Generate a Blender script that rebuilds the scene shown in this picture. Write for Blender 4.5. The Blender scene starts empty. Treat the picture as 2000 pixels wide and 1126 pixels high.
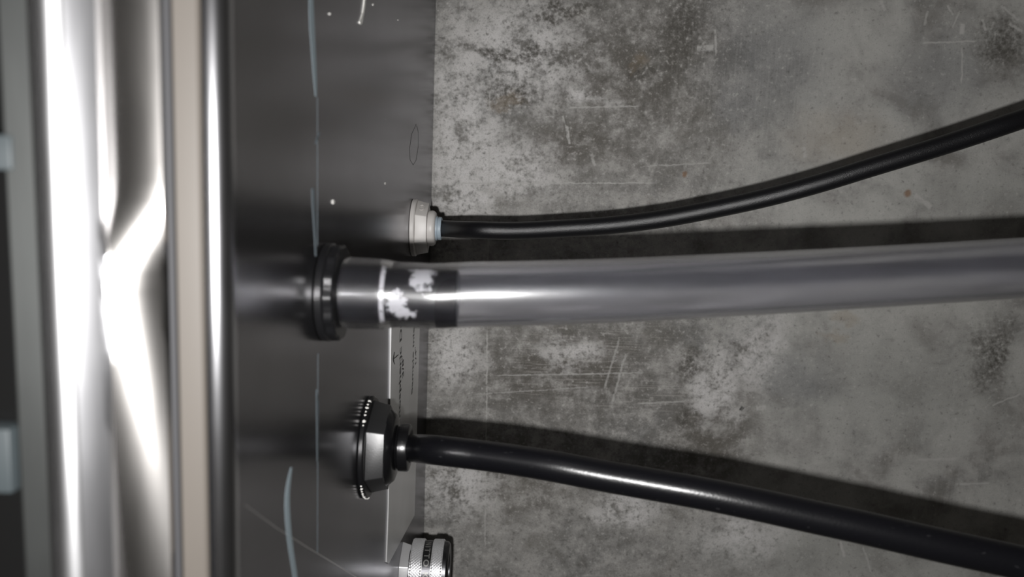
import bpy, bmesh, math, random
from mathutils import Vector, Matrix, noise

random.seed(7)
SC = bpy.context.scene
COL = SC.collection

# ------------------------------------------------------------------ frames
# All modelling is done in millimetres in a "survey" frame that is fixed to the
# enclosure: x = straight down from its bottom panel, y = along the wall to the
# right, z = out of the wall.  W turns that into the world (Z up, wall on Y=0).
W = Matrix(((0, 1, 0, 0), (0, 0, -1, 0), (-1, 0, 0, 1.2), (0, 0, 0, 1)))
F = 1444.0
CAM = Vector((50.4, 0.0, 470.0))
ay = Vector((0.0365, 0.9913, 0.1262)).normalized()
az = Vector((0.0, -0.1264, 0.992)).normalized()
ax = ay.cross(az).normalized()
az = ax.cross(ay).normalized()
R = Matrix((ax, ay, az)).transposed()          # survey axes -> camera axes
RT = R.transposed()

def ray(px, py):
    return RT @ Vector(((px - 1000) / F, -(py - 563) / F, -1.0))
def at_depth(px, py, d):
    return CAM + ray(px, py) * d
def at_x(px, py, x=0.0):
    r = ray(px, py)
    return CAM + r * ((x - CAM.x) / r.x)
def at_z(px, py, z=0.0):
    r = ray(px, py)
    return CAM + r * ((z - CAM.z) / r.z)

# ------------------------------------------------------------------ camera, light, exposure
cam = bpy.data.cameras.new('camera')
camo = bpy.data.objects.new('camera', cam)
COL.objects.link(camo)
mw = W @ (Matrix.Translation(CAM * 0.001) @ RT.to_4x4())
camo.matrix_world = mw
cam.sensor_width = 36.0
cam.lens = F / 2000 * 36.0
cam.clip_start = 0.005
cam.clip_end = 50
cam.dof.use_dof = True
cam.dof.focus_distance = 0.35
cam.dof.aperture_fstop = 14.0
SC.camera = camo

world = bpy.data.worlds.new('room_ambient')
SC.world = world
world.use_nodes = True
bg = world.node_tree.nodes['Background']
bg.inputs[0].default_value = (1.0, 0.93, 0.82, 1)
bg.inputs[1].default_value = 0.026

fl = bpy.data.lights.new('phone_flash', 'POINT')
fl.energy = 4.6
fl.color = (1.0, 0.988, 0.978)
fl.shadow_soft_size = 0.0022
flo = bpy.data.objects.new('phone_flash', fl)
COL.objects.link(flo)
flo.location = W @ ((CAM + RT @ Vector((-6.5, -13.5, 3.0))) * 0.001)

SC.view_settings.view_transform = 'Standard'
SC.view_settings.look = 'None'
SC.view_settings.gamma = 1.0
SC.view_settings.exposure = 0.0
SC.view_settings.use_curve_mapping = False

# ------------------------------------------------------------------ object helpers
def thing(name, label, cat, loc, group=None):
    o = bpy.data.objects.new(name, None)
    o.empty_display_size = 0.01
    COL.objects.link(o)
    o.matrix_world = W @ Matrix.Translation(Vector(loc) * 0.001)
    o['label'] = label
    o['category'] = cat
    o['origin_mm'] = [loc[0], loc[1], loc[2]]
    if group:
        o['group'] = group
    return o

def put(name, bm, mat, parent, smooth=35, label=None, stuff=False):
    """bm is in survey millimetres; becomes ONE mesh object under parent."""
    root = parent
    while root.parent:
        root = root.parent
    org = Vector(root['origin_mm'])
    for v in bm.verts:
        v.co = (v.co - org) * 0.001
    bmesh.ops.recalc_face_normals(bm, faces=bm.faces)
    me = bpy.data.meshes.new(name)
    bm.to_mesh(me)
    bm.free()
    if smooth:
        for p in me.polygons:
            p.use_smooth = True
        me.set_sharp_from_angle(angle=math.radians(smooth))
    me.materials.append(mat)
    o = bpy.data.objects.new(name, me)
    COL.objects.link(o)
    o.parent = parent
    if label:
        o['label'] = label
    if stuff:
        o['kind'] = 'stuff'
    return o

def box(bm, lo, hi, bevel=0):
    vs = [bm.verts.new((x, y, z)) for x in (lo[0], hi[0]) for y in (lo[1], hi[1]) for z in (lo[2], hi[2])]
    fs = []
    for f in ((0, 1, 3, 2), (4, 6, 7, 5), (0, 4, 5, 1), (2, 3, 7, 6), (0, 2, 6, 4), (1, 5, 7, 3)):
        fs.append(bm.faces.new([vs[i] for i in f]))
    if bevel:
        es = list({e for f in fs for e in f.edges})
        bmesh.ops.bevel(bm, geom=es, offset=bevel, segments=2, affect='EDGES', profile=0.5)
    return bm

def lathe(bm, c, prof, n=64, rfun=None, cap=True):
    """revolve (x, r) pairs about the x direction through c."""
    rings = []
    for (x, r) in prof:
        ring = []
        for k in range(n):
            a = 2 * math.pi * k / n
            rr = r if rfun is None else rfun(x, r, a)
            ring.append(bm.verts.new((c[0] + x, c[1] + rr * math.sin(a), c[2] + rr * math.cos(a))))
        rings.append(ring)
    for a, b in zip(rings, rings[1:]):
        for k in range(n):
            bm.faces.new((a[k], a[(k + 1) % n], b[(k + 1) % n], b[k]))
    if cap:
        bm.faces.new(rings[0])
        bm.faces.new(list(reversed(rings[-1])))
    return bm

def hexnut(bm, c, x0, x1, r, rot=0.0, bev=0.5, chamfer=1.2, hole=None):
    """solid hexagon; corner circle r, corners at rot + 60k from +z towards +y, its outer corners turned off."""
    n = 6
    prof = [(x0, 1.0), (x1, 1.0)]
    rings = []
    for (x, s) in prof:
        rings.append([bm.verts.new((c[0] + x, c[1] + r * s * math.sin(rot + k * math.pi / 3),
                                    c[2] + r * s * math.cos(rot + k * math.pi / 3))) for k in range(n)])
    fs = [bm.faces.new(rings[0]), bm.faces.new(list(reversed(rings[1])))]
    for k in range(n):
        fs.append(bm.faces.new((rings[0][k], rings[0][(k + 1) % n], rings[1][(k + 1) % n], rings[1][k])))
    es = list({e for f in fs for e in f.edges})
    bmesh.ops.bevel(bm, geom=es, offset=bev, segments=3, affect='EDGES', profile=0.5)
    # the turned 30 degree chamfer on the corners of the outer end
    if chamfer:
        for v in bm.verts:
            if v.co.x > c[0] + x1 - chamfer * 1.01:
                dy, dz = v.co.y - c[1], v.co.z - c[2]
                rr = math.hypot(dy, dz)
                lim = r * 0.905
                if rr > lim:
                    q = lim / rr
                    v.co.y = c[1] + dy * q
                    v.co.z = c[2] + dz * q
    return bm

def spline(pts, per=14):
    out = []
    P = [pts[0] * 2 - pts[1]] + list(pts) + [pts[-1] * 2 - pts[-2]]
    for i in range(1, len(P) - 2):
        p0, p1, p2, p3 = P[i - 1], P[i], P[i + 1], P[i + 2]
        d01 = max((p1 - p0).length, 1e-6) ** 0.5
        d12 = max((p2 - p1).length, 1e-6) ** 0.5
        d23 = max((p3 - p2).length, 1e-6) ** 0.5
        m1 = (p2 - p1) + d12 * ((p1 - p0) / d01 - (p2 - p0) / (d01 + d12))
        m2 = (p2 - p1) + d12 * ((p3 - p2) / d23 - (p3 - p1) / (d12 + d23))
        for k in range(per):
            t = k / per
            t2, t3 = t * t, t * t * t
            out.append(p1 * (2 * t3 - 3 * t2 + 1) + m1 * (t3 - 2 * t2 + t) + p2 * (-2 * t3 + 3 * t2) + m2 * (t3 - t2))
    out.append(pts[-1].copy())
    return out

def smooth_path(pts, it=3):
    for _ in range(it):
        q = [p.copy() for p in pts]
        for i in range(2, len(pts) - 1):
            q[i] = (pts[i - 1] + pts[i] * 2 + pts[i + 1]) / 4
        pts = q
    return pts

def sweep(bm, path, rad, n=32, cap=True, flip=False):
    """tube along path; rad(s) radius at run length s."""
    rings = []
    t0 = (path[1] - path[0]).normalized()
    u = Vector((0, 0, 1))
    u = (u - t0 * u.dot(t0)).normalized()
    s = 0.0
    for i, p in enumerate(path):
        if i:
            s += (p - path[i - 1]).length
        a = path[max(i - 1, 0)]
        b = path[min(i + 1, len(path) - 1)]
        t = (b - a).normalized()
        u = (u - t * u.dot(t)).normalized()
        v = t.cross(u)
        r = rad(s)
        rings.append([bm.verts.new(p + (u * math.cos(2 * math.pi * k / n) + v * math.sin(2 * math.pi * k / n)) * r) for k in range(n)])
    for a, b in zip(rings, rings[1:]):
        for k in range(n):
            bm.faces.new((a[k], a[(k + 1) % n], b[(k + 1) % n], b[k]))
    if cap:
        bm.faces.new(rings[0])
        bm.faces.new(list(reversed(rings[-1])))
    return rings

def extrude_y(bm, prof, y0, y1, closed=True, ny=1, fun=None):
    """prof: list of (x, z); extruded along y."""
    rows = []
    for j in range(ny + 1):
        y = y0 + (y1 - y0) * j / ny
        rows.append([bm.verts.new((x, y, z) if fun is None else fun(x, y, z)) for (x, z) in prof])
    m = len(prof)
    for a, b in zip(rows, rows[1:]):
        for k in range(m if closed else m - 1):
            bm.faces.new((a[k], a[(k + 1) % m], b[(k + 1) % m], b[k]))
    if closed:
        bm.faces.new(rows[0])
        bm.faces.new(list(reversed(rows[-1])))
    return bm

def arc(cx, cz, r, a0, a1, n=10):
    """points on an arc; angle 0 = +x, 90 = +z (degrees)."""
    return [(cx + r * math.cos(math.radians(a0 + (a1 - a0) * k / n)), cz + r * math.sin(math.radians(a0 + (a1 - a0) * k / n))) for k in range(n + 1)]

def slab(bm, pts, n, t):
    """thin flat piece: outline pts, thickness t along n."""
    a = [bm.verts.new(p) for p in pts]
    b = [bm.verts.new(p + n * t) for p in pts]
    bm.faces.new(a)
    bm.faces.new(list(reversed(b)))
    m = len(pts)
    for k in range(m):
        bm.faces.new((a[k], a[(k + 1) % m], b[(k + 1) % m], b[k]))

def stroke(bm, pix, x=0.0, t=0.06):
    """a hand-drawn mark lying on the bottom panel: pix = [(px, py, width_px)]."""
    L = [at_x(a - w / 2, b, x) for a, b, w in pix]
    Rr = [at_x(a + w / 2, b, x) for a, b, w in pix]
    va = [(bm.verts.new(p), bm.verts.new(p + Vector((t, 0, 0)))) for p in L]
    vb = [(bm.verts.new(p), bm.verts.new(p + Vector((t, 0, 0)))) for p in Rr]
    for i in range(len(pix) - 1):
        bm.faces.new((va[i][1], va[i + 1][1], vb[i + 1][1], vb[i][1]))
        bm.faces.new((va[i][0], va[i][1], va[i + 1][1], va[i + 1][0]))
        bm.faces.new((vb[i][0], vb[i + 1][0], vb[i + 1][1], vb[i][1]))

# ------------------------------------------------------------------ node helpers
class NT:
    def __init__(self, name):
        self.m = bpy.data.materials.new(name)
        self.m.use_nodes = True
        self.t = self.m.node_tree
        self.t.nodes.clear()
        self.out = self.t.nodes.new('ShaderNodeOutputMaterial')
        self._co = None
    def n(self, kind, **kw):
        x = self.t.nodes.new(kind)
        for k, v in kw.items():
            setattr(x, k, v)
        return x
    def link(self, a, b):
        self.t.links.new(a, b)
    def val(self, sock, v):
        if isinstance(v, bpy.types.NodeSocket):
            self.link(v, sock)
        else:
            if isinstance(v, (tuple, list)) and len(v) == 3 and sock.type == 'RGBA':
                v = (*v, 1)
            sock.default_value = v
    def co(self):
        """object coordinates in millimetres"""
        if self._co is None:
            tc = self.n('ShaderNodeTexCoord')
            self._co = self.vm('SCALE', tc.outputs['Object'], s=1000.0)
        return self._co
    def vm(self, op, a, b=None, s=None):
        x = self.n('ShaderNodeVectorMath', operation=op)
        self.val(x.inputs[0], a)
        if b is not None:
            self.val(x.inputs[1], b)
        if s is not None:
            self.val(x.inputs['Scale'], s)
        return x.outputs['Value'] if op in ('LENGTH', 'DOT_PRODUCT', 'DISTANCE') else x.outputs[0]
    def math(self, op, a, b=0.0, c=None, clamp=False):
        x = self.n('ShaderNodeMath', operation=op)
        x.use_clamp = clamp
        self.val(x.inputs[0], a)
        self.val(x.inputs[1], b)
        if c is not None:
            self.val(x.inputs[2], c)
        return x.outputs[0]
    def ramp(self, v, a, b, lo=0.0, hi=1.0, smooth=True):
        x = self.n('ShaderNodeMapRange', interpolation_type='SMOOTHSTEP' if smooth else 'LINEAR')
        self.val(x.inputs[0], v)
        for i, q in enumerate((a, b, lo, hi)):
            self.val(x.inputs[i + 1], q)
        return x.outputs[0]
    def noise(self, size, detail=4.0, rough=0.55, stretch=(1, 1, 1), seed=0.0, dist=0.0, co=None, color=False):
        v = self.vm('MULTIPLY', co if co is not None else self.co(), tuple(1.0 / (size * q) for q in stretch))
        v = self.vm('ADD', v, (seed * 7.31, seed * 3.17, seed * 1.7))
        x = self.n('ShaderNodeTexNoise')
        x.inputs['Scale'].default_value = 1.0
        x.inputs['Detail'].default_value = detail
        x.inputs['Roughness'].default_value = rough
        x.inputs['Distortion'].default_value = dist
        self.link(v, x.inputs['Vector'])
        return x.outputs['Color'] if color else x.outputs['Fac']
    def mix(self, f, a, b, mode='MIX'):
        x = self.n('ShaderNodeMix', data_type='RGBA', blend_type=mode)
        self.val(x.inputs[0], f)
        self.val(x.inputs[6], a)
        self.val(x.inputs[7], b)
        return x.outputs[2]
    def bump(self, h, strength=0.3, dist=0.0005, normal=None):
        x = self.n('ShaderNodeBump')
        x.inputs['Strength'].default_value = strength
        x.inputs['Distance'].default_value = dist
        self.link(h, x.inputs['Height'])
        if normal is not None:
            self.link(normal, x.inputs['Normal'])
        return x.outputs[0]
    def bsdf(self, **kw):
        x = self.n('ShaderNodeBsdfPrincipled')
        for k, v in kw.items():
            self.val(x.inputs[k.replace('_', ' ')], v)
        self.link(x.outputs[0], self.out.inputs[0])
        return x

def plain(name, col, rough=0.5, metal=0.0, spec=0.5, grain=0.0, gsize=0.4, bump=0.0, coat=0.0, dust=0.0):
    t = NT(name)
    c = col
    b = t.bsdf(Roughness=rough, Metallic=metal)
    b.inputs['Specular IOR Level'].default_value = spec
    b.inputs['Coat Weight'].default_value = coat
    b.inputs['Coat Roughness'].default_value = 0.15
    g = t.noise(gsize, 3.0)
    if grain:
        c = t.mix(t.math('MULTIPLY', g, grain), col, tuple(min(1, q * 1.8 + 0.004) for q in col))
    if dust:
        c = t.mix(t.ramp(t.noise(1.3, 2.0, 0.5, stretch=(2, 1, 1), seed=11), 0.68, 0.80, 0, dust), c, (0.25, 0.25, 0.26))
    t.val(b.inputs['Base Color'], c)
    if bump:
        t.link(t.bump(g, bump, 0.0002), b.inputs['Normal'])
    return t.m

def steel(name, col=(0.55, 0.55, 0.56), rough=0.22, aniso=0.0, tangent=None, streak=(1, 0.15, 8), bump=0.05, size=2.0, blotch=0.06):
    t = NT(name)
    s = t.noise(size, 3.0, 0.6, stretch=streak)
    big = t.noise(45, 3.0, 0.55, seed=2)
    r = t.math('ADD', rough - blotch / 2 - 0.02, t.math('MULTIPLY', big, blotch))
    r = t.math('ADD', r, t.math('MULTIPLY', s, 0.04))
    c = t.mix(t.ramp(big, 0.3, 0.7), tuple(q * 0.88 for q in col), col)
    b = t.bsdf(Roughness=r, Metallic=1.0, Anisotropic=aniso)
    t.val(b.inputs['Base Color'], c)
    if aniso and tangent:
        cv = t.n('ShaderNodeVectorTransform', vector_type='VECTOR', convert_from='OBJECT', convert_to='WORLD')
        cv.inputs[0].default_value = tangent
        t.link(cv.outputs[0], b.inputs['Tangent'])
    t.link(t.bump(s, bump, 0.0003), b.inputs['Normal'])
    return t.m

# ------------------------------------------------------------------ materials
def concrete():
    t = NT('stained_concrete')
    wc = t.noise(22, 4.0, 0.6, color=True, seed=5)
    warp = t.vm('SCALE', t.vm('SUBTRACT', wc, (0.5, 0.5, 0.5)), s=34.0)
    co = t.vm('MULTIPLY', t.co(), (1, 1, 0))
    cw = t.vm('ADD', co, t.vm('MULTIPLY', warp, (1, 1, 0)))
    fine = t.vm('ADD', co, t.vm('SCALE', t.vm('SUBTRACT', t.noise(4, 3.0, 0.6, color=True, seed=8), (0.5, 0.5, 0.5)), s=2.0))
    def blob(px, py, rx, ry, soft=0.6, c=cw, ang=0.0):
        """an area of its own on the wall, size given by its half axes in px of about 0.32 mm"""
        p = at_z(px, py)
        d = t.vm('SUBTRACT', c, (p.x, p.y, 0))
        if ang:
            rot = t.n('ShaderNodeVectorRotate', rotation_type='Z_AXIS')
            t.link(d, rot.inputs[0])
            rot.inputs['Angle'].default_value = math.radians(ang)
            d = rot.outputs[0]
        d = t.vm('MULTIPLY', d, (1 / (rx * 0.32), 1 / (ry * 0.32), 1))
        return t.ramp(t.vm('LENGTH', d), 1.0 + soft / 2, max(1.0 - soft, 0.0))
    def mx(*a):
        r = a[0]
        for q in a[1:]:
            r = t.math('MAXIMUM', r, q)
        return r
    big = t.noise(60, 5.0, 0.6, seed=1)
    mid = t.noise(14, 7.0, 0.68, seed=2)
    sm = t.noise(3.0, 6.0, 0.7, seed=3)
    tiny = t.noise(0.7, 3.0, 0.6, seed=4)
    spx = t.n('ShaderNodeSeparateXYZ')
    t.link(cw, spx.inputs[0])
    rough_side = t.ramp(spx.outputs[0], at_z(1560, 563).x, at_z(1330, 563).x)      # 1 near the box, 0 on the smooth washed side
    soft = t.noise(32, 6.0, 0.55, seed=9, dist=0.4)
    amp = t.math('ADD', 0.6, t.math('MULTIPLY', rough_side, 0.4))
    mid = t.math('ADD', 0.5, t.math('MULTIPLY', t.math('SUBTRACT', mid, 0.5), amp))
    amp2 = t.math('ADD', 0.78, t.math('MULTIPLY', rough_side, 0.22))
    sm = t.math('ADD', 0.5, t.math('MULTIPLY', t.math('SUBTRACT', sm, 0.5), amp2))
    tiny = t.math('ADD', 0.5, t.math('MULTIPLY', t.math('SUBTRACT', tiny, 0.5), amp2))
    col = t.mix(t.ramp(big, 0.3, 0.7), (0.20, 0.198, 0.19), (0.33, 0.322, 0.305))
    col = t.mix(t.ramp(mid, 0.40, 0.66), col, (0.42, 0.408, 0.388))
    col = t.mix(t.ramp(mid, 0.47, 0.30, 0, 0.6), col, (0.15, 0.142, 0.128))
    col = t.mix(t.math('MULTIPLY', t.ramp(soft, 0.35, 0.65), t.math('SUBTRACT', 1.0, rough_side)), col, (0.47, 0.465, 0.44))
    col = t.mix(t.math('MULTIPLY', t.ramp(soft, 0.46, 0.3), 0.55), col, (0.19, 0.18, 0.16))
    # darker, browner trowelled field on the left half below the hose and in the middle
    brown = mx(blob(1090, 720, 260, 130, 0.9), blob(1240, 150, 190, 190, 1.0), blob(1130, 280, 140, 70, 0.9),
               blob(1000, 930, 170, 90, 0.9), blob(1390, 830, 110, 150, 0.9))
    bn = t.math('MULTIPLY', brown, t.ramp(mid, 0.68, 0.42))
    col = t.mix(t.math('MULTIPLY', bn, 0.92), col, (0.115, 0.105, 0.09))
    # smooth grey-green wash on the right
    wash = mx(blob(1740, 760, 260, 130, 0.8), blob(1600, 1080, 260, 60, 0.8), blob(1900, 380, 150, 60, 0.8))
    col = t.mix(t.math('MULTIPLY', wash, 0.6), col, (0.355, 0.356, 0.335))
    slate = mx(blob(1500, 120, 130, 120, 0.8), blob(1440, 200, 60, 60), blob(1560, 740, 90, 60, 0.8), blob(1840, 140, 110, 90, 0.9))
    col = t.mix(t.math('MULTIPLY', slate, 0.55), col, (0.20, 0.203, 0.206))
    # pale lime bloom, broken up by mottling
    pale = mx(blob(905, 250, 75, 240, 0.8), blob(1010, 110, 150, 110, 0.8), blob(990, 330, 120, 70, 0.8), blob(1140, 195, 60, 14, 0.8),
              blob(900, 390, 70, 40), blob(890, 690, 65, 70, 0.8), blob(1110, 690, 70, 34, 0.8), blob(890, 950, 90, 70, 0.8), blob(1210, 1000, 80, 40),
              blob(1400, 750, 60, 90, 0.8), blob(1480, 690, 60, 90, 0.9), blob(1450, 1050, 90, 60, 0.9))
    pm = t.math('MULTIPLY', pale, t.ramp(t.math('ADD', t.math('MULTIPLY', mid, 0.6), t.math('MULTIPLY', sm, 0.4)), 0.38, 0.57))
    col = t.mix(t.math('MULTIPLY', pm, 0.92), col, (0.68, 0.665, 0.655))
    # dark blots
    dark = mx(blob(1330, 60, 60, 110, 0.9), blob(1070, 35, 40, 14), blob(1110, 15, 60, 12), blob(1250, 140, 26, 20), blob(1940, 690, 45, 90, 0.8),
              blob(985, 100, 130, 13, 0.8), blob(1000, 190, 60, 28, 0.8), blob(1345, 720, 26, 50), blob(1330, 800, 22, 22), blob(1960, 90, 60, 70, 0.8))
    col = t.mix(t.math('MULTIPLY', dark, t.ramp(sm, 0.72, 0.35)), col, (0.085, 0.079, 0.068))
    # ochre and rust
    och = mx(blob(985, 200, 36, 12), blob(1650, 620, 26, 16), blob(1630, 660, 26, 12), blob(1640, 270, 110, 50, 0.9), blob(1240, 120, 20, 20))
    col = t.mix(t.math('MULTIPLY', och, 0.28), col, (0.33, 0.25, 0.16))
    rust = mx(blob(1773, 377, 8, 9, c=fine), blob(1338, 340, 5, 7, c=fine))
    col = t.mix(t.math('MULTIPLY', rust, 0.75), col, (0.24, 0.12, 0.05))
    # trowel streaks: upright on the upper right, lengthways on the lower left
    vst = t.noise(1.1, 3.0, 0.6, stretch=(1, 22, 1), seed=6)
    hst = t.noise(1.1, 3.0, 0.6, stretch=(26, 1, 1), seed=7)
    up = mx(blob(1500, 200, 260, 260, 0.9, co), blob(1850, 950, 200, 200, 0.9, co))
    col = t.mix(t.math('MULTIPLY', t.math('MULTIPLY', up, t.ramp(vst, 0.4, 0.72)), 0.22), col, (0.46, 0.45, 0.43))
    lo = mx(blob(1130, 700, 190, 110, 0.9, co), blob(1250, 770, 140, 60, 0.9, co))
    col = t.mix(t.math('MULTIPLY', t.math('MULTIPLY', lo, t.ramp(hst, 0.52, 0.68)), 0.6), col, (0.47, 0.45, 0.42))
    # spatter of fine dark and pale dots
    col = t.mix(t.ramp(sm, 0.54, 0.68, 0, 0.6), col, (0.58, 0.565, 0.54))
    col = t.mix(t.ramp(sm, 0.46, 0.32, 0, 0.6), col, (0.10, 0.094, 0.086))
    col = t.mix(t.ramp(tiny, 0.57, 0.74, 0, 0.32), col, (0.6, 0.585, 0.56))
    col = t.mix(t.ramp(tiny, 0.45, 0.32, 0, 0.5), col, (0.10, 0.095, 0.09))
    def scratch_and_glint(x0, y0, x1, y1, w=1.6, k=0.6, c=(0.5, 0.49, 0.47), wob=True):
        nonlocal col
        a, b = at_z(x0, y0), at_z(x1, y1)
        m = (a + b) / 2
        L = (b - a).length / 2
        ang = math.atan2((b - a).y, (b - a).x)
        rot = t.n('ShaderNodeVectorRotate', rotation_type='Z_AXIS')
        t.link(t.vm('SUBTRACT', fine if wob else co, (m.x, m.y, 0)), rot.inputs[0])
        rot.inputs['Angle'].default_value = -ang
        sp = t.n('ShaderNodeSeparateXYZ')
        t.link(rot.outputs[0], sp.inputs[0])
        f1 = t.ramp(t.math('ABSOLUTE', sp.outputs[0]), L, L * 0.85)
        f2 = t.ramp(t.math('ABSOLUTE', sp.outputs[1]), w * 0.32 * 0.75, w * 0.32 * 0.25)
        f = t.math('MULTIPLY', t.math('MULTIPLY', f1, f2), t.math('MULTIPLY', t.ramp(sm, 0.25, 0.55), min(1, k * 1.35)))
        col = t.mix(f, col, c)
    for s in ((957, 150, 952, 640, 3, 0.5), (952, 630, 947, 1080, 3, 0.55), (880, 358, 1290, 357, 2.5, 0.7), (1110, 210, 1250, 207, 3, 0.6),
              (1250, 325, 1390, 318, 2.5, 0.5), (1360, 94, 1395, 93, 10, 0.7), (1180, 760, 1210, 660, 4, 0.5), (1195, 790, 1222, 690, 4, 0.5),
              (960, 733, 1270, 727, 3, 0.5), (920, 770, 1160, 755, 3, 0.4), (1240, 788, 1340, 783, 3, 0.5), (1800, 84, 1910, 80, 3, 0.6),
              (1879, 90, 1878, 165, 3, 0.6), (1785, 380, 1820, 405, 9, 0.6), (1880, 45, 1878, 68, 8, 0.8), (1107, 245, 1112, 282, 5, 0.8), (1098, 225, 1106, 250, 3, 0.6),
              (1155, 300, 1162, 325, 5, 0.5), (1935, 792, 1995, 768, 3, 0.6), (1790, 897, 1870, 896, 5, 0.5), (1865, 945, 1935, 943, 4, 0.6),
              (1640, 1055, 1650, 1088, 5, 0.7), (1685, 1065, 1702, 1120, 4, 0.5), (1554, 1045, 1562, 1070, 3, 0.5), (1570, 286, 1573, 308, 6, 0.6), (1476, 797, 1496, 794, 10, 0.7),
              (1850, 10, 1862, 30, 3, 0.6), (1720, 0, 1728, 22, 5, 0.6), (1918, 36, 1926, 62, 4, 0.6), (1860, 55, 1875, 20, 3, 0.6), (1955, 10, 1990, 40, 4, 0.6), (1970, 45, 1998, 62, 5, 0.6),
              (1805, 50, 1812, 20, 4, 0.5), (1397, 55, 1399, 110, 4, 0.6)):
        scratch_and_glint(*s)
    scratch_and_glint(1446, 796, 1452, 799, 9, 0.9, (0.03, 0.03, 0.028))
    h = t.math('ADD', t.math('MULTIPLY', sm, 0.7), t.math('ADD', t.math('MULTIPLY', tiny, 0.35), t.math('MULTIPLY', vst, 0.3)))
    b = t.bsdf(Roughness=t.ramp(mid, 0.3, 0.7, 0.62, 0.8))
    t.val(b.inputs['Base Color'], col)
    b.inputs['Specular IOR Level'].default_value = 0.3
    t.link(t.bump(h, 0.3, 0.0006), b.inputs['Normal'])
    return t.m

M = {}
M['concrete'] = concrete()
M['panel'] = steel('brushed_steel_panel', (0.42, 0.415, 0.42), 0.215, streak=(1, 0.12, 6), bump=0.03, size=3.0, blotch=0.03)
M['shell'] = steel('steel_shell', (0.5, 0.5, 0.5), 0.3)
M['rim'] = steel('polished_steel_rim', (0.62, 0.62, 0.64), 0.2, streak=(1, 12, 1), bump=0.02)
M['door'] = steel('brushed_steel_door', (0.60, 0.60, 0.61), 0.25, aniso=0.7, tangent=(0, 1, 0), streak=(1, 10, 1), bump=0.03)
M['door_flank'] = steel('brushed_steel_flank', (0.60, 0.60, 0.62), 0.30, streak=(1, 10, 1), bump=0.03)
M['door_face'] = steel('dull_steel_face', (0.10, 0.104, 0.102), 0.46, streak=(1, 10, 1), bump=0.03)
M['door_edge'] = steel('brushed_steel_door_edge', (0.58, 0.56, 0.54), 0.235, aniso=0.45, tangent=(0, 1, 0), streak=(1, 10, 1), bump=0.03)
M['plate'] = steel('matt_steel_plate', (0.72, 0.72, 0.72), 0.3, streak=(1, 6, 1), bump=0.03)
for n_ in M['panel'].node_tree.nodes:
    if n_.type == 'BSDF_PRINCIPLED':
        n_.inputs['Specular Tint'].default_value = (0.62, 0.62, 0.64, 1)
for n_ in M['plate'].node_tree.nodes:
    if n_.type == 'BSDF_PRINCIPLED':
        n_.inputs['Metallic'].default_value = 0.45
M['gasket'] = plain('tan_rubber', (0.058, 0.051, 0.044), 0.5, grain=0.1)
M['dark_gap'] = plain('dark_rubber', (0.03, 0.03, 0.032), 0.5)  # dark colour put in for the shade inside the door gaps
M['black_plastic'] = plain('black_nylon', (0.004, 0.004, 0.0045), 0.34, spec=0.35, grain=0.3, bump=0.08)
M['black_worn'] = plain('scuffed_black_nylon', (0.007, 0.007, 0.0075), 0.42, spec=1.0, grain=0.5, gsize=0.5, bump=0.12)
M['black_gloss'] = plain('glossy_black_rubber', (0.004, 0.004, 0.0045), 0.26, bump=0.03)
M['white_plastic'] = plain('pale_grey_nylon', (0.52, 0.50, 0.48), 0.42, grain=0.05)
M['blue_grey'] = plain('blue_grey_rubber', (0.30, 0.36, 0.41), 0.5, grain=0.05)
M['cable_fine'] = plain('grained_black_pvc', (0.004, 0.004, 0.005), 0.36, grain=0.25, gsize=0.35, bump=0.6)
M['cable_smooth'] = plain('smooth_black_pvc', (0.003, 0.003, 0.004), 0.29, spec=0.4, grain=0.2, gsize=0.9, bump=0.22, dust=0.05)
M['white_paint'] = plain('dried_white_paint', (0.62, 0.61, 0.58), 0.6)
M['chalk'] = plain('pale_blue_crayon', (0.125, 0.155, 0.17), 0.75, grain=0.5)
M['chalk_faint'] = plain('rubbed_blue_crayon', (0.06, 0.075, 0.085), 0.7, grain=0.5)
M['pane'] = plain('dark_glass', (0.004, 0.004, 0.004), 0.15)
M['clamp'] = plain('blue_grey_plastic', (0.02, 0.025, 0.027), 0.5)
M['pencil'] = plain('grey_pencil', (0.05, 0.05, 0.05), 0.5)
M['scribe'] = steel('bright_scratch', (0.75, 0.74, 0.72), 0.45)  # brighter steel for the painted reflection line on the panel
M['ink'] = plain('black_marker_ink', (0.012, 0.012, 0.014), 0.5)
M['chrome'] = steel('nickel_plate', (0.72, 0.72, 0.73), 0.36, streak=(1, 1, 1), bump=0.03)
M['nut_metal'] = steel('milled_nut_metal', (0.78, 0.78, 0.79), 0.5, streak=(8, 1, 1), size=0.8, bump=0.12)
M['band'] = steel('dark_band', (0.10, 0.10, 0.105), 0.35)
M['letter_steel'] = steel('bright_lettering', (0.30, 0.30, 0.29), 0.45)
for k_ in ('chrome', 'nut_metal', 'letter_steel'):
    for n_ in M[k_].node_tree.nodes:
        if n_.type == 'BSDF_PRINCIPLED':
            n_.inputs['Metallic'].default_value = 0.72
M['recess'] = plain('black_bore', (0.01, 0.01, 0.01), 0.4)

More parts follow.
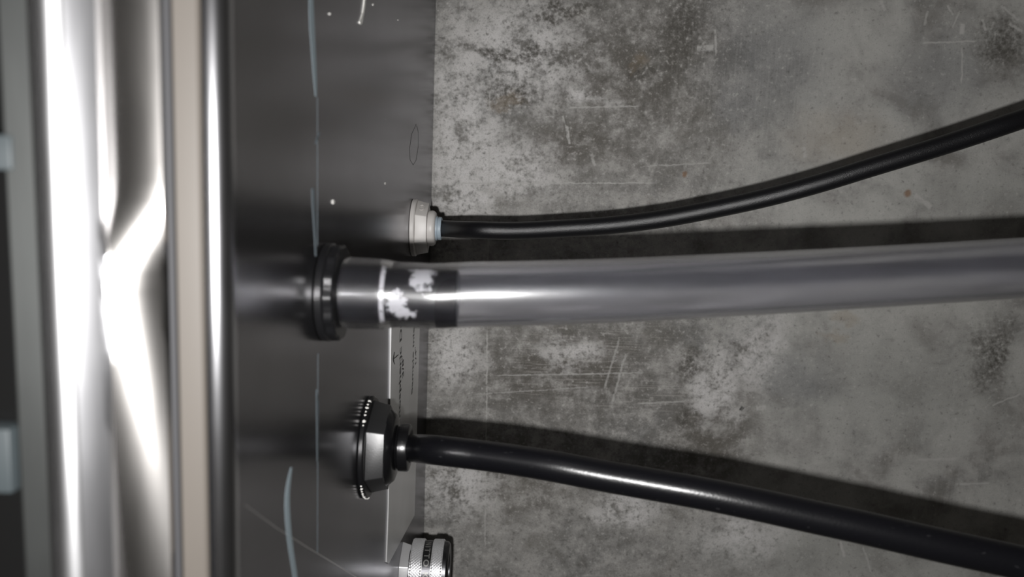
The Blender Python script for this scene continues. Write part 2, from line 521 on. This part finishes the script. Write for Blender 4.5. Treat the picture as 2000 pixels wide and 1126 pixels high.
def clear_pvc():
    t = NT('hazy_clear_vinyl')
    sp = t.n('ShaderNodeSeparateXYZ')
    t.link(t.co(), sp.inputs[0])
    haze = t.noise(5, 3.0, 0.6, stretch=(16, 1, 1), seed=3)
    g = t.n('ShaderNodeBsdfPrincipled')
    g.inputs['Base Color'].default_value = (0.95, 0.95, 0.97, 1)
    g.inputs['Transmission Weight'].default_value = 1.0
    t.link(t.ramp(haze, 0.3, 0.7, 0.09, 0.15), g.inputs['Roughness'])
    g.inputs['IOR'].default_value = 1.45
    g.inputs['Coat Weight'].default_value = 0.8
    g.inputs['Coat Roughness'].default_value = 0.25
    d = t.n('ShaderNodeBsdfTranslucent')
    d.inputs[0].default_value = (0.55, 0.56, 0.66, 1)
    e = t.n('ShaderNodeBsdfDiffuse')
    e.inputs[0].default_value = (0.36, 0.37, 0.45, 1)
    m1 = t.n('ShaderNodeMixShader')
    m1.inputs[0].default_value = 0.5
    t.link(d.outputs[0], m1.inputs[1])
    t.link(e.outputs[0], m1.inputs[2])
    m2 = t.n('ShaderNodeMixShader')
    # the bore is fogged except where the wall is pressed tight on the barb
    fog = t.ramp(sp.outputs[0], 30.6, 31.8, 0.006, 1.0)
    t.link(t.math('MULTIPLY', fog, t.ramp(haze, 0.3, 0.7, 0.03, 0.065)), m2.inputs[0])
    t.link(g.outputs[0], m2.inputs[1])
    t.link(m1.outputs[0], m2.inputs[2])
    t.link(m2.outputs[0], t.out.inputs[0])
    return t.m
M['clear'] = clear_pvc()

# ------------------------------------------------------------------ the wall
def wall():
    bm = bmesh.new()
    box(bm, (-1300, -1500, -120), (1200, 1500, 0))
    for v in bm.verts:
        v.co *= 0.001
    bmesh.ops.recalc_face_normals(bm, faces=bm.faces)
    me = bpy.data.meshes.new('wall_back')
    bm.to_mesh(me)
    bm.free()
    me.materials.append(M['concrete'])
    o = bpy.data.objects.new('wall_back', me)
    o.matrix_world = W
    COL.objects.link(o)
    o['kind'] = 'structure'
    o['label'] = 'stained grey concrete wall behind the steel enclosure'
wall()
bm = bmesh.new()
box(bm, (1200, -1500, 0), (1300, 1500, 2200))
for v in bm.verts:
    v.co *= 0.001
bmesh.ops.recalc_face_normals(bm, faces=bm.faces)
me = bpy.data.meshes.new('floor')
bm.to_mesh(me)
bm.free()
me.materials.append(plain('floor_concrete', (0.2, 0.195, 0.185), 0.8, grain=0.4, gsize=30.0, bump=0.1))
fo = bpy.data.objects.new('floor', me)
fo.matrix_world = W
COL.objects.link(fo)
fo['kind'] = 'structure'

# ------------------------------------------------------------------ the stainless enclosure
HY = 330.0
def rim_pt(px, z):
    return 50.4 + (px - 1000) * (470 - z) / F

enc = thing('steel_enclosure', 'large stainless steel wall enclosure whose bottom panel carries all the cable glands', 'enclosure', (0, 0, 0))
bm = bmesh.new()
box(bm, (-1.5, -HY, 3.0), (0, HY, 333.9))
put('bottom_panel', bm, M['panel'], enc)
bm = bmesh.new()
box(bm, (-420, -HY, 0.0), (-1.5, -HY + 1.5, 335))
box(bm, (-420, HY - 1.5, 0.0), (-1.5, HY, 335))
box(bm, (-420, -HY + 1.5, 0.0), (-418.5, HY - 1.5, 335))
box(bm, (-418.5, -HY + 1.5, 0.0), (-1.5, HY - 1.5, 1.5))
put('shell', bm, M['shell'], enc)
# rolled rim of the body
bm = bmesh.new()
extrude_y(bm, [(0.0, 333.8)] + arc(-3.6, 334.5, 3.6, 0, 100, 16) + [(-6.0, 338.0), (-6.0, 333.8)], -HY, HY)
put('rolled_rim', bm, M['rim'], enc, 50)
bm = bmesh.new()
extrude_y(bm, [(-4.6, 338.4), (-3.2, 340.6), (-9, 341.2), (-9, 338.2)], -HY, HY)
put('gap_seal', bm, M['dark_gap'], enc)  # dark strip standing in for the shade in the rim groove
bm = bmesh.new()
extrude_y(bm, [(-3.4, 340.7)] + arc(-3.7, 342.2, 1.3, -20, 62, 10) + [(-5.6, 345.6), (-6.1, 345.2), (-6.3, 341.4)], -HY, HY)
put('door_gasket', bm, M['gasket'], enc, 50, label='tan rubber gasket between door and body')
bm = bmesh.new()
box(bm, (-11, -HY, 341.2), (-6.4, HY, 345.2))
put('gap_seal', bm, M['dark_gap'], enc)  # dark strip standing in for the shade in the crease beside the gasket
# the door: a dished sheet edge that rolls over into a wide rounded lip
E0 = Vector((rim_pt(322, 349.2), 349.2))
E1 = Vector((rim_pt(215, 353.0), 353.0))
EL = (E1 - E0).length
et = (E1 - E0).normalized()
en = Vector((-et.y, et.x))
if en.y < 0:
    en = -en
prof, highlight_twist = [], []
prof += [(E0.x - 1.6, 345.3), (E0.x + 0.25, 348.2)]
highlight_twist += [None, None]
NE = 14
for k in range(NE + 1):
    t_ = k / NE
    bulge = 0.22 * EL * t_ * (1 - t_)
    p = E0 + et * (EL * t_) + en * bulge
    prof.append((p.x, p.y))
    highlight_twist.append(t_)
# rolled lip: steep flank that turns over in a tighter bend (normal given in degrees from straight out of the wall)
q = E1.copy()
steps = [(52, 0.8), (49, 0.8), (47, 0.9), (45, 0.9), (43, 0.9), (41, 0.8)] + [(41 - 2.2 * k, 0.27) for k in range(1, 15)]
for nd, ln in steps:
    q = q + ln * Vector((-math.cos(math.radians(nd)), math.sin(math.radians(nd))))
    prof.append((q.x, q.y))
xe, ze = prof[-1]
prof += [(xe - 0.15, ze + 0.28), (xe - 0.75, ze + 0.36), (xe - 0.9, ze + 0.12)]
XI = rim_pt(18, ze + 0.6)
n_face = len(prof) - 1
prof += [(XI + 0.5, ze + 0.62), (XI, ze + 0.3), (XI, ze - 6), (xe, ze - 7), (E0.x - 6, 345.3)]
highlight_twist += [None] * (len(prof) - len(highlight_twist))
bm = bmesh.new()
NY = 220
rows = []
yc = at_x(215, 545, -13.0).y
for j in range(NY + 1):
    y = -HY + 2 * HY * j / NY
    q = y - yc
    # the dent: made up, leans the sheet to shape the highlight, reversed above and below
    tw = 8.0 - 0.55 * -q if q < 0 else 8.0 - 2.4 * q
    tw = max(tw, -21.0 if q < 0 else -25.0)
    tw = math.tan(math.radians(tw))
    row = []
    for (x, z), t_ in zip(prof, highlight_twist):
        if t_ is not None:
            d_ = EL * (t_ - 0.5) * tw
            x, z = x + en.x * d_, z + en.y * d_
        row.append(bm.verts.new((x, y, z)))
    rows.append(row)
m_ = len(prof)
for a, b in zip(rows, rows[1:]):
    for k in range(m_):
        bm.faces.new((a[k], a[(k + 1) % m_], b[(k + 1) % m_], b[k]))
bm.faces.new(rows[0])
bm.faces.new(list(reversed(rows[-1])))
edge = set(v for r_ in rows for v, t_ in zip(r_, highlight_twist) if t_ is not None)
for f in bm.faces:
    if len(f.verts) == 4 and all(v in edge for v in f.verts):
        f.material_index = 1
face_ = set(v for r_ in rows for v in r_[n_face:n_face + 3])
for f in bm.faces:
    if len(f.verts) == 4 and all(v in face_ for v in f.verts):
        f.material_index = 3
flank = set(v for r_ in rows for v in r_[2 + NE:2 + NE + 7])
for f in bm.faces:
    if len(f.verts) == 4 and all(v in flank for v in f.verts):
        f.material_index = 2
door = put('door', bm, M['door'], enc, 22)
door.data.materials.append(M['door_edge'])
door.data.materials.append(M['door_flank'])
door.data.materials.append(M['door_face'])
bm = bmesh.new()
box(bm, (-418, -HY, ze - 7), (XI - 0.05, HY, ze - 3.5))  # black sheet put in for the darkness of the door recess
put('door_pane', bm, M['pane'], enc, label='dark glossy door pane')
for (px0, px1, y0, y1) in ((-60, 20, 262, 330), (-60, 17, 838, 962)):
    bm = bmesh.new()
    a = at_z(px0, y1, ze + 1)
    b = at_z(px1, y0, ze + 1)
    box(bm, (a.x - 14, a.y, ze - 3.6), (b.x, b.y, ze + 1), 0.5)
    put('hinge_leaf', bm, M['clamp'], enc)

# steel plate with handwriting
PX = 0.55
pl = [at_x(a, b, 0.02) for a, b in ((764, 560), (762, 640), (757, 985), (753, 1097), (757, 1100), (808, 1005), (818, 640), (818, 585), (805, 555))]
bm = bmesh.new()
slab(bm, pl, Vector((1, 0, 0)), PX)
plate = put('label_plate', bm, M['plate'], enc, 20, label='flat steel plate with handwritten black marker lettering')

def text_mesh(body, spacing=1.0):
    cu = bpy.data.curves.new('lettering', 'FONT')
    cu.body = body
    cu.size = 1.0
    cu.align_x = 'LEFT'
    cu.space_character = spacing
    cu.offset = 0.022
    o = bpy.data.objects.new('lettering', cu)
    COL.objects.link(o)
    dg = bpy.context.evaluated_depsgraph_get()
    me = bpy.data.meshes.new_from_object(o.evaluated_get(dg))
    bpy.data.objects.remove(o)
    return me

def write_on_plate(bm, body, p0, p1, hgt, x):
    """lettering whose baseline runs from p0 to p1 (pixels of the photo, on the plate), letters hgt mm tall towards the room"""
    me = text_mesh(body)
    a, b = at_x(p0[0], p0[1], x), at_x(p1[0], p1[1], x)
    w = max(v.co.x for v in me.vertices)
    xd = (b - a)
    up = Vector((0, 0, 1)) * hgt / 0.7
    tmp = bmesh.new()
    tmp.from_mesh(me)
    for v in tmp.verts:
        jit = 0.06 * math.sin(v.co.x * 5.1) * 0.7
        v.co = a + xd * (v.co.x / w) + up * (v.co.y + jit)
    m2 = bpy.data.meshes.new('tmp')
    tmp.to_mesh(m2)
    tmp.free()
    bm.from_mesh(m2)

bm = bmesh.new()
tx = PX + 0.05
write_on_plate(bm, 'Atmospheric Drain', (781, 858), (786, 585), 6.5, tx)
write_on_plate(bm, '3/8"', (789, 735), (788, 690), 5.5, tx)
write_on_plate(bm, 'Sample inlet', (806, 767), (810, 625), 5.5, tx)
write_on_plate(bm, '1/4"', (813, 713), (813, 674), 5.0, tx)
put('lettering', bm, M['ink'], plate, 0, stuff=True)
bm = bmesh.new()
stroke(bm, [(778, 692, 2.2), (773, 697, 2.4), (769, 700, 2.2)], tx)
stroke(bm, [(770.5, 687, 1.0), (769, 695, 1.6), (768.3, 701, 2.0), (769, 706, 1.6), (771, 711, 1.0)], tx)
put('arrow_mark', bm, M['ink'], plate, 0)

# marks on the bottom panel
bm = bmesh.new()
stroke(bm, [(607, -20, 7), (608, 20, 9), (609.5, 55, 9.5), (611.5, 90, 8.5), (613.5, 125, 7.5), (615.5, 160, 6), (617, 188, 3)])
put('crayon_mark', bm, M['chalk'], enc, 0, label='pale blue crayon stroke')
bm = bmesh.new()
stroke(bm, [(625, 258, 1.5), (620, 268, 4), (616, 281, 2)])
put('crayon_mark', bm, M['chalk_faint'], enc, 0)
bm = bmesh.new()
stroke(bm, [(611, 368, 5), (612, 400, 6), (614, 440, 4), (617, 500, 3)])
put('crayon_mark', bm, M['chalk_faint'], enc, 0)
bm = bmesh.new()
stroke(bm, [(618, 760, 2), (620, 785, 5), (620, 830, 4), (620, 900, 2)])
put('crayon_mark', bm, M['chalk_faint'], enc, 0)
bm = bmesh.new()
stroke(bm, [(569, 912, 2.5), (565.5, 930, 5), (562.5, 950, 7), (561, 970, 8), (560.8, 990, 9), (562, 1015, 9), (564.5, 1045, 9), (568.5, 1075, 9), (573, 1103, 8.5), (580, 1150, 8)])
put('crayon_mark', bm, M['chalk'], enc, 0, label='pale blue crayon stroke')
for pix in ([(620, 190, 0.5), (620, 480, 0.5)], [(621, 690, 0.5), (620, 1080, 0.5)]):
    bm = bmesh.new()
    stroke(bm, pix)
    put('scribed_line', bm, M['chalk_faint'], enc, 0)
bm = bmesh.new()
stroke(bm, [(478, 985, 0.8), (540, 1030, 1.6), (600, 1068, 2.2), (660, 1104, 3), (740, 1155, 3)], t=0.03)
put('scratch', bm, M['scribe'], enc, 0)  # thin bright ribbon painted in for a reflection on the panel
bm = bmesh.new()
stroke(bm, [(713, -20, 2), (710, 12, 3), (708, 25, 3), (705, 36, 4), (703.5, 42, 6), (703, 46, 4), (703, 48, 1)], t=0.4)
put('paint_drip', bm, M['white_paint'], enc, 0, label='white paint drip')
bm = bmesh.new()
for (a, b, w) in ((650, 394, 4), (752, 358, 2), (777, 39, 1.5), (728, 9, 2), (643, 27, 2)):
    stroke(bm, [(a, b - w, w * 0.5), (a, b, w), (a, b + w, w * 0.5)], t=0.3)
put('paint_speck', bm, M['white_paint'], enc, 0, stuff=True)
bm = bmesh.new()
loop = [(813, 242), (804, 262), (800, 290), (801, 312), (807, 322), (813, 312), (817, 285), (817, 258), (814, 245)]
stroke(bm, [(a, b, 0.7) for a, b in loop[:5]])
stroke(bm, [(a, b, 0.7) for a, b in loop[4:]])
put('pencil_mark', bm, M['pencil'], enc, 0)

# ------------------------------------------------------------------ pale grey gland and its cable
def P(v):
    return (v.x, v.y, v.z)
c1 = at_x(806, 444)
g1 = thing('cable_gland', 'small pale grey plastic cable gland near the top of the photo', 'cable gland', P(c1))
bm = bmesh.new()
lathe(bm, c1, [(0, 14.2), (0.3, 14.7), (2.0, 14.7), (2.5, 14.2)])
put('flange', bm, M['white_plastic'], g1)
bm = bmesh.new()
hexnut(bm, c1, 2.4, 8.2, 14.0, math.radians(30), 0.35, 1.0)
put('hex_body', bm, M['white_plastic'], g1)
bm = bmesh.new()
lathe(bm, c1, [(8.0, 8.2), (8.3, 8.9), (10.0, 9.1), (11.0, 8.9), (11.8, 8.2), (12.1, 7.2), (12.1, 5.0)])
put('dome_nut', bm, M['white_plastic'], g1)
bm = bmesh.new()
lathe(bm, c1, [(11.5, 6.3), (12.9, 6.2), (13.0, 5.7), (13.3, 5.6), (13.4, 6.0), (14.8, 5.9), (15.0, 5.4), (14.6, 4.7)])
put('seal_insert', bm, M['blue_grey'], g1, label='blue grey rubber sealing insert')
bm = bmesh.new()
# raised mark on the upper flat
a0 = math.radians(60)
nrm = Vector((0, math.sin(a0), math.cos(a0)))
tan = Vector((0, math.cos(a0), -math.sin(a0)))
ctr = Vector(c1) + Vector((5.2, 0, 0)) + nrm * (14.0 * math.cos(math.radians(30)) - 0.1)
pts = [ctr + Vector((1, 0, 0)) * (1.5 * math.cos(k * math.pi / 8)) + tan * (2.6 * math.sin(k * math.pi / 8)) for k in range(16)]
pin = [ctr + Vector((1, 0, 0)) * (1.05 * math.cos(k * math.pi / 8)) + tan * (2.1 * math.sin(k * math.pi / 8)) for k in range(16)]
for k in range(16):
    j = (k + 1) % 16
    slab(bm, [pts[k], pts[j], pin[j], pin[k]], nrm, 0.4)
put('moulded_mark', bm, M['white_plastic'], g1, 0)

def cable(name, label, cat, start, pix, r, mat, x0, per=16):
    pts = [Vector(start) + Vector((x0, 0, 0)), Vector(start) + Vector((x0 + 3, 0, 0))]
    for px, py, d in pix:
        pts.append(at_depth(px, py, d))
    path = smooth_path(spline(pts, per), 5)
    o = thing(name, label, cat, P(path[0]))
    return o, path

pix = [(930, 449, 356), (1000, 450.5, 354), (1100, 446, 351), (1200, 439, 348), (1300, 426, 344), (1400, 407, 339), (1500, 385, 333), (1600, 358, 327), (1700, 327, 322), (1850, 281, 316), (2000, 231, 312), (2300, 125, 330), (2700, -30, 345), (3100, -190, 370)]
o, path = cable('power_cable', 'thin grained black cable leaving the pale grey gland and curving upward', 'cable', c1, pix, 4.5, M['cable_fine'], 12.3)
bm = bmesh.new()
sweep(bm, path, lambda s: 4.2, 28)
put('sheath', bm, M['cable_fine'], o)

# ------------------------------------------------------------------ large black gland and its cable
c2 = at_x(717, 871)
g2 = thing('cable_gland', 'large scuffed black cable gland with hex nut beside the lettered plate', 'cable gland', P(c2))
bm = bmesh.new()
lathe(bm, c2, [(0, 18.2), (0.4, 18.6), (1.6, 18.6), (2.1, 18.0)])
fl2 = put('flange', bm, M['black_plastic'], g2)
bm = bmesh.new()
hexnut(bm, c2, 2.0, 8.4, 17.3, math.radians(36), 0.4, 1.6)
put('hex_nut', bm, M['black_worn'], g2, label='scuffed black hex nut')
bm = bmesh.new()
lathe(bm, c2, [(8.2, 13.9), (8.8, 13.7), (10.6, 12.2), (11.0, 11.0), (11.4, 8.2), (12.0, 7.6)])
put('dome_nut', bm, M['black_gloss'], g2)
bm = bmesh.new()
lathe(bm, c2, [(11.6, 7.4), (12.0, 8.2), (12.3, 8.6), (15.2, 8.7), (15.8, 8.4), (16.1, 7.6), (16.1, 5.6), (15.2, 5.2)])
put('seal_collar', bm, M['black_gloss'], g2)
bm = bmesh.new()
def blobs(bm, c, lst, x):
    for (deg, rr, s) in lst:
        a = math.radians(deg)
        p = Vector(c) + Vector((x, rr * math.sin(a), rr * math.cos(a)))
        before = len(bm.verts)
        r = bmesh.ops.create_icosphere(bm, subdivisions=2, radius=s)
        for v in r['verts']:
            q = v.co.copy()
            q *= 0.8 + 0.5 * noise.noise(q * 2.0 + p)
            v.co = q + p
lst = [(80, 18.2, 0.95), (72, 18.4, 0.6), (66, 18.4, 0.75), (60, 18.5, 0.5), (55, 18.6, 0.5), (47, 18.5, 0.8), (42, 18.6, 0.4)] + [(-28 - 5 * k, 18.5, 0.45 + 0.12 * (k % 2)) for k in range(9)] + [(-76, 18.6, 0.8)]
blobs(bm, c2, lst, 1.2)
put('sealant_residue', bm, M['white_paint'], g2, 60, label='white sealant crumbs on the flange', stuff=True)

pix = [(850, 878.5, 256), (930, 887.5, 252), (1000, 897, 248), (1080, 910, 243.5), (1180, 929, 240), (1280, 946.5, 236.5), (1380, 964.5, 233), (1480, 985, 230), (1580, 1007, 227.5), (1680, 1028.5, 225), (1840, 1065, 221.5), (1960, 1091, 219.5), (2150, 1134, 217), (2500, 1222, 218), (2900, 1325, 226), (3300, 1430, 240)]
o, path = cable('power_cable', 'thick smooth black cable leaving the large black gland and sloping downward', 'cable', c2, pix, 5.1, M['cable_smooth'], 13.0)
bm = bmesh.new()
sweep(bm, path, lambda s: 5.05, 32)
put('sheath', bm, M['cable_smooth'], o)

# ------------------------------------------------------------------ black barb fitting and the clear hose
c3 = at_x(636, 570)
g3 = thing('hose_fitting', 'round black hose barb fitting pushed into the clear hose', 'fitting', P(c3))
bm = bmesh.new()
lathe(bm, c3, [(0, 13.0), (0.3, 13.5), (1.9, 13.5), (2.4, 12.9)])
put('flange', bm, M['black_plastic'], g3)
bm = bmesh.new()
lathe(bm, c3, [(2.2, 12.6), (2.5, 13.1), (4.4, 13.0), (4.9, 12.4), (5.0, 8.0)], 96,
      rfun=lambda x, r, a: r * (1.0 + 0.018 * (1 if math.cos(a * 14) > 0 else -1)) if r > 10 else r)
put('lock_ring', bm, M['black_plastic'], g3)
def barb_mat():
    t = NT('black_barb_with_residue')
    co = t.co()
    sp = t.n('ShaderNodeSeparateXYZ')
    t.link(co, sp.inputs[0])
    n1 = t.noise(1.6, 6.0, 0.72, seed=1)
    def spot(x, y, rx, ry):
        d = t.vm('MULTIPLY', t.vm('SUBTRACT', co, (x, y, 0)), (1 / rx, 1 / ry, 0))
        return t.ramp(t.math('ADD', t.vm('LENGTH', d), t.math('MULTIPLY', t.math('SUBTRACT', n1, 0.5), 3.2)), 1.15, 0.6)
    m = t.math('MAXIMUM', spot(27.3, 5.2, 3.2, 3.2), spot(20.5, -1.2, 3.0, 3.0))
    m = t.math('MAXIMUM', m, spot(23.0, -3.6, 2.6, 1.6))
    ring = t.math('MULTIPLY', t.ramp(t.math('ABSOLUTE', t.math('SUBTRACT', sp.outputs[0], 16.6)), 0.8, 0.3), t.ramp(n1, 0.38, 0.5))
    m = t.math('MAXIMUM', m, ring)
    up = t.ramp(sp.outputs[2], 0.0, 2.0)
    c = t.mix(t.math('MULTIPLY', m, up), (0.010, 0.010, 0.013), (0.62, 0.62, 0.64))
    b = t.bsdf(Roughness=0.35)
    t.val(b.inputs['Base Color'], c)
    return t.m
bm = bmesh.new()
lathe(bm, c3, [(4.6, 8.1), (15.2, 8.15), (16.6, 7.7), (17.6, 7.35), (36.3, 7.32), (36.6, 6.9), (36.6, 5.0)], 64)
put('barb', bm, barb_mat(), g3, label='black barb with white residue, seen through the clear hose')

start = Vector(c3) + Vector((5.4, 0, 0))
pts = [start + Vector((q, 0, 0)) for q in (0, 4, 8, 12, 16, 20, 25)]
for px, py, d in [(930, 574, 205), (1000, 573, 205.4), (1200, 567, 207.2), (1500, 552, 212), (1750, 538, 217), (2000, 523, 220), (2300, 506, 222), (2800, 480, 222), (3400, 455, 222)]:
    pts.append(at_depth(px, py, d))
path = smooth_path(spline(pts, 10), 10)
hose = thing('clear_hose', 'wide hazy clear vinyl hose running across the middle from the black barb', 'hose', P(start))
def r_out(s):
    b = 9.0
    if s < 0.6:
        return 9.5 + 0.45 * s / 0.6
    if s < 10.2:
        return 9.95 - 0.3 * (s - 0.6) / 9.6
    if s < 15:
        k = (s - 10.2) / 4.8
        return 9.65 + (b - 9.65) * (k * k * (3 - 2 * k))
    return b
def r_in(s):
    if s < 10.2:
        return 8.2
    if s < 13:
        return 8.2 - 0.82 * (s - 10.2) / 2.8
    return 7.38
bm = bmesh.new()
ro = sweep(bm, path, r_out, 48, cap=False)
ri = sweep(bm, path, r_in, 48, cap=False)
for a, b in ((ro[0], ri[0]), (ro[-1], ri[-1])):
    for k in range(48):
        bm.faces.new((a[k], a[(k + 1) % 48], b[(k + 1) % 48], b[k]))
put('hose_wall', bm, M['clear'], hose, 60)

# ------------------------------------------------------------------ knurled coupling at the bottom edge
RK = 15.9
c4 = at_x(785, 1113)
cp = thing('hose_coupling', 'silver knurled quick coupling cut off by the bottom edge of the photo', 'coupling', P(c4))
bm = bmesh.new()
hexnut(bm, c4, 0.0, 4.6, 15.2, math.radians(34), 0.3, 0.8)
put('hex_nut', bm, M['nut_metal'], cp)
bm = bmesh.new()
lathe(bm, c4, [(4.4, 12.5), (5.4, 12.5)], 48)
put('neck', bm, M['band'], cp)
def knurl(x0, x1, cols, rows=140, h=0.5):
    bm = bmesh.new()
    dx = (x1 - x0) / cols
    ring = []
    for i in range(cols + 1):
        lst = []
        for j in range(rows):
            a = 2 * math.pi * j / rows
            peak = (i + j) % 2 == 0
            r = RK + (h if (peak and 0 < i < cols) else 0.0) - 0.05
            lst.append(bm.verts.new((c4.x + x0 + dx * i, c4.y + r * math.sin(a), c4.z + r * math.cos(a))))
        ring.append(lst)
    for i in range(cols):
        for j in range(rows):
            k = (j + 1) % rows
            A, B, C, D = ring[i][j], ring[i + 1][j], ring[i + 1][k], ring[i][k]
            if (i + j) % 2 == 0:      # A and C are peaks: split along the groove B-D
                bm.faces.new((A, B, D))
                bm.faces.new((B, C, D))
            else:
                bm.faces.new((A, B, C))
                bm.faces.new((A, C, D))
    cap0 = [bm.verts.new((v.co.x, c4.y + (v.co.y - c4.y) * 0.85, c4.z + (v.co.z - c4.z) * 0.85)) for v in ring[0]]
    cap1 = [bm.verts.new((v.co.x, c4.y + (v.co.y - c4.y) * 0.85, c4.z + (v.co.z - c4.z) * 0.85)) for v in ring[-1]]
    for r_, c_ in ((ring[0], cap0), (ring[-1], cap1)):
        for j in range(rows):
            k = (j + 1) % rows
            bm.faces.new((r_[j], r_[k], c_[k], c_[j]))
    bm.faces.new(cap0)
    bm.faces.new(cap1)
    return bm
put('knurled_sleeve', knurl(5.3, 11.6, 8), M['chrome'], cp, 0)
bm = bmesh.new()
lathe(bm, c4, [(11.4, 15.4), (16.2, 15.4)], 96)
band = put('lettered_band', bm, M['band'], cp, label='dark band with bright raised lettering')
put('knurled_sleeve', knurl(16.0, 21.8, 8), M['chrome'], cp, 0)
bm = bmesh.new()
lathe(bm, c4, [(21.6, 14.9), (21.9, 15.3), (23.6, 15.2), (24.6, 14.2), (24.8, 12.6), (24.2, 9.5), (20.5, 9.2)], 96)
put('end_ring', bm, M['band'], cp)
bm = bmesh.new()
lathe(bm, c4, [(20.6, 9.4), (23.0, 9.3), (23.4, 8.8), (23.4, 5.0), (21, 4.8)], 64)
put('socket', bm, M['chrome'], cp)
# lettering wrapped round the band, its capitals pointing away from the panel
me = text_mesh('NITTO KOHKI', 1.25)
bm = bmesh.new()
bm.from_mesh(me)
RB = 15.46
phi0 = math.radians(95)
sc_ = 3.9
for v in bm.verts:
    tx_, ty_ = v.co.x * sc_ * 1.15, v.co.y * sc_
    a = phi0 - tx_ / RB
    v.co = Vector((c4.x + 12.4 + ty_, c4.y + RB * math.sin(a), c4.z + RB * math.cos(a)))
left = set(bm.verts)
while left:
    grp, todo = set(), [next(iter(left))]
    while todo:
        v = todo.pop()
        if v in grp:
            continue
        grp.add(v)
        todo += [e.other_vert(v) for e in v.link_edges]
    left -= grp
    one = bmesh.new()
    mp = {v: one.verts.new(v.co) for v in grp}
    for f in bm.faces:
        if f.verts[0] in grp:
            one.faces.new([mp[v] for v in f.verts])
    put('letter', one, M['letter_steel'], band, 0)
bm.free()
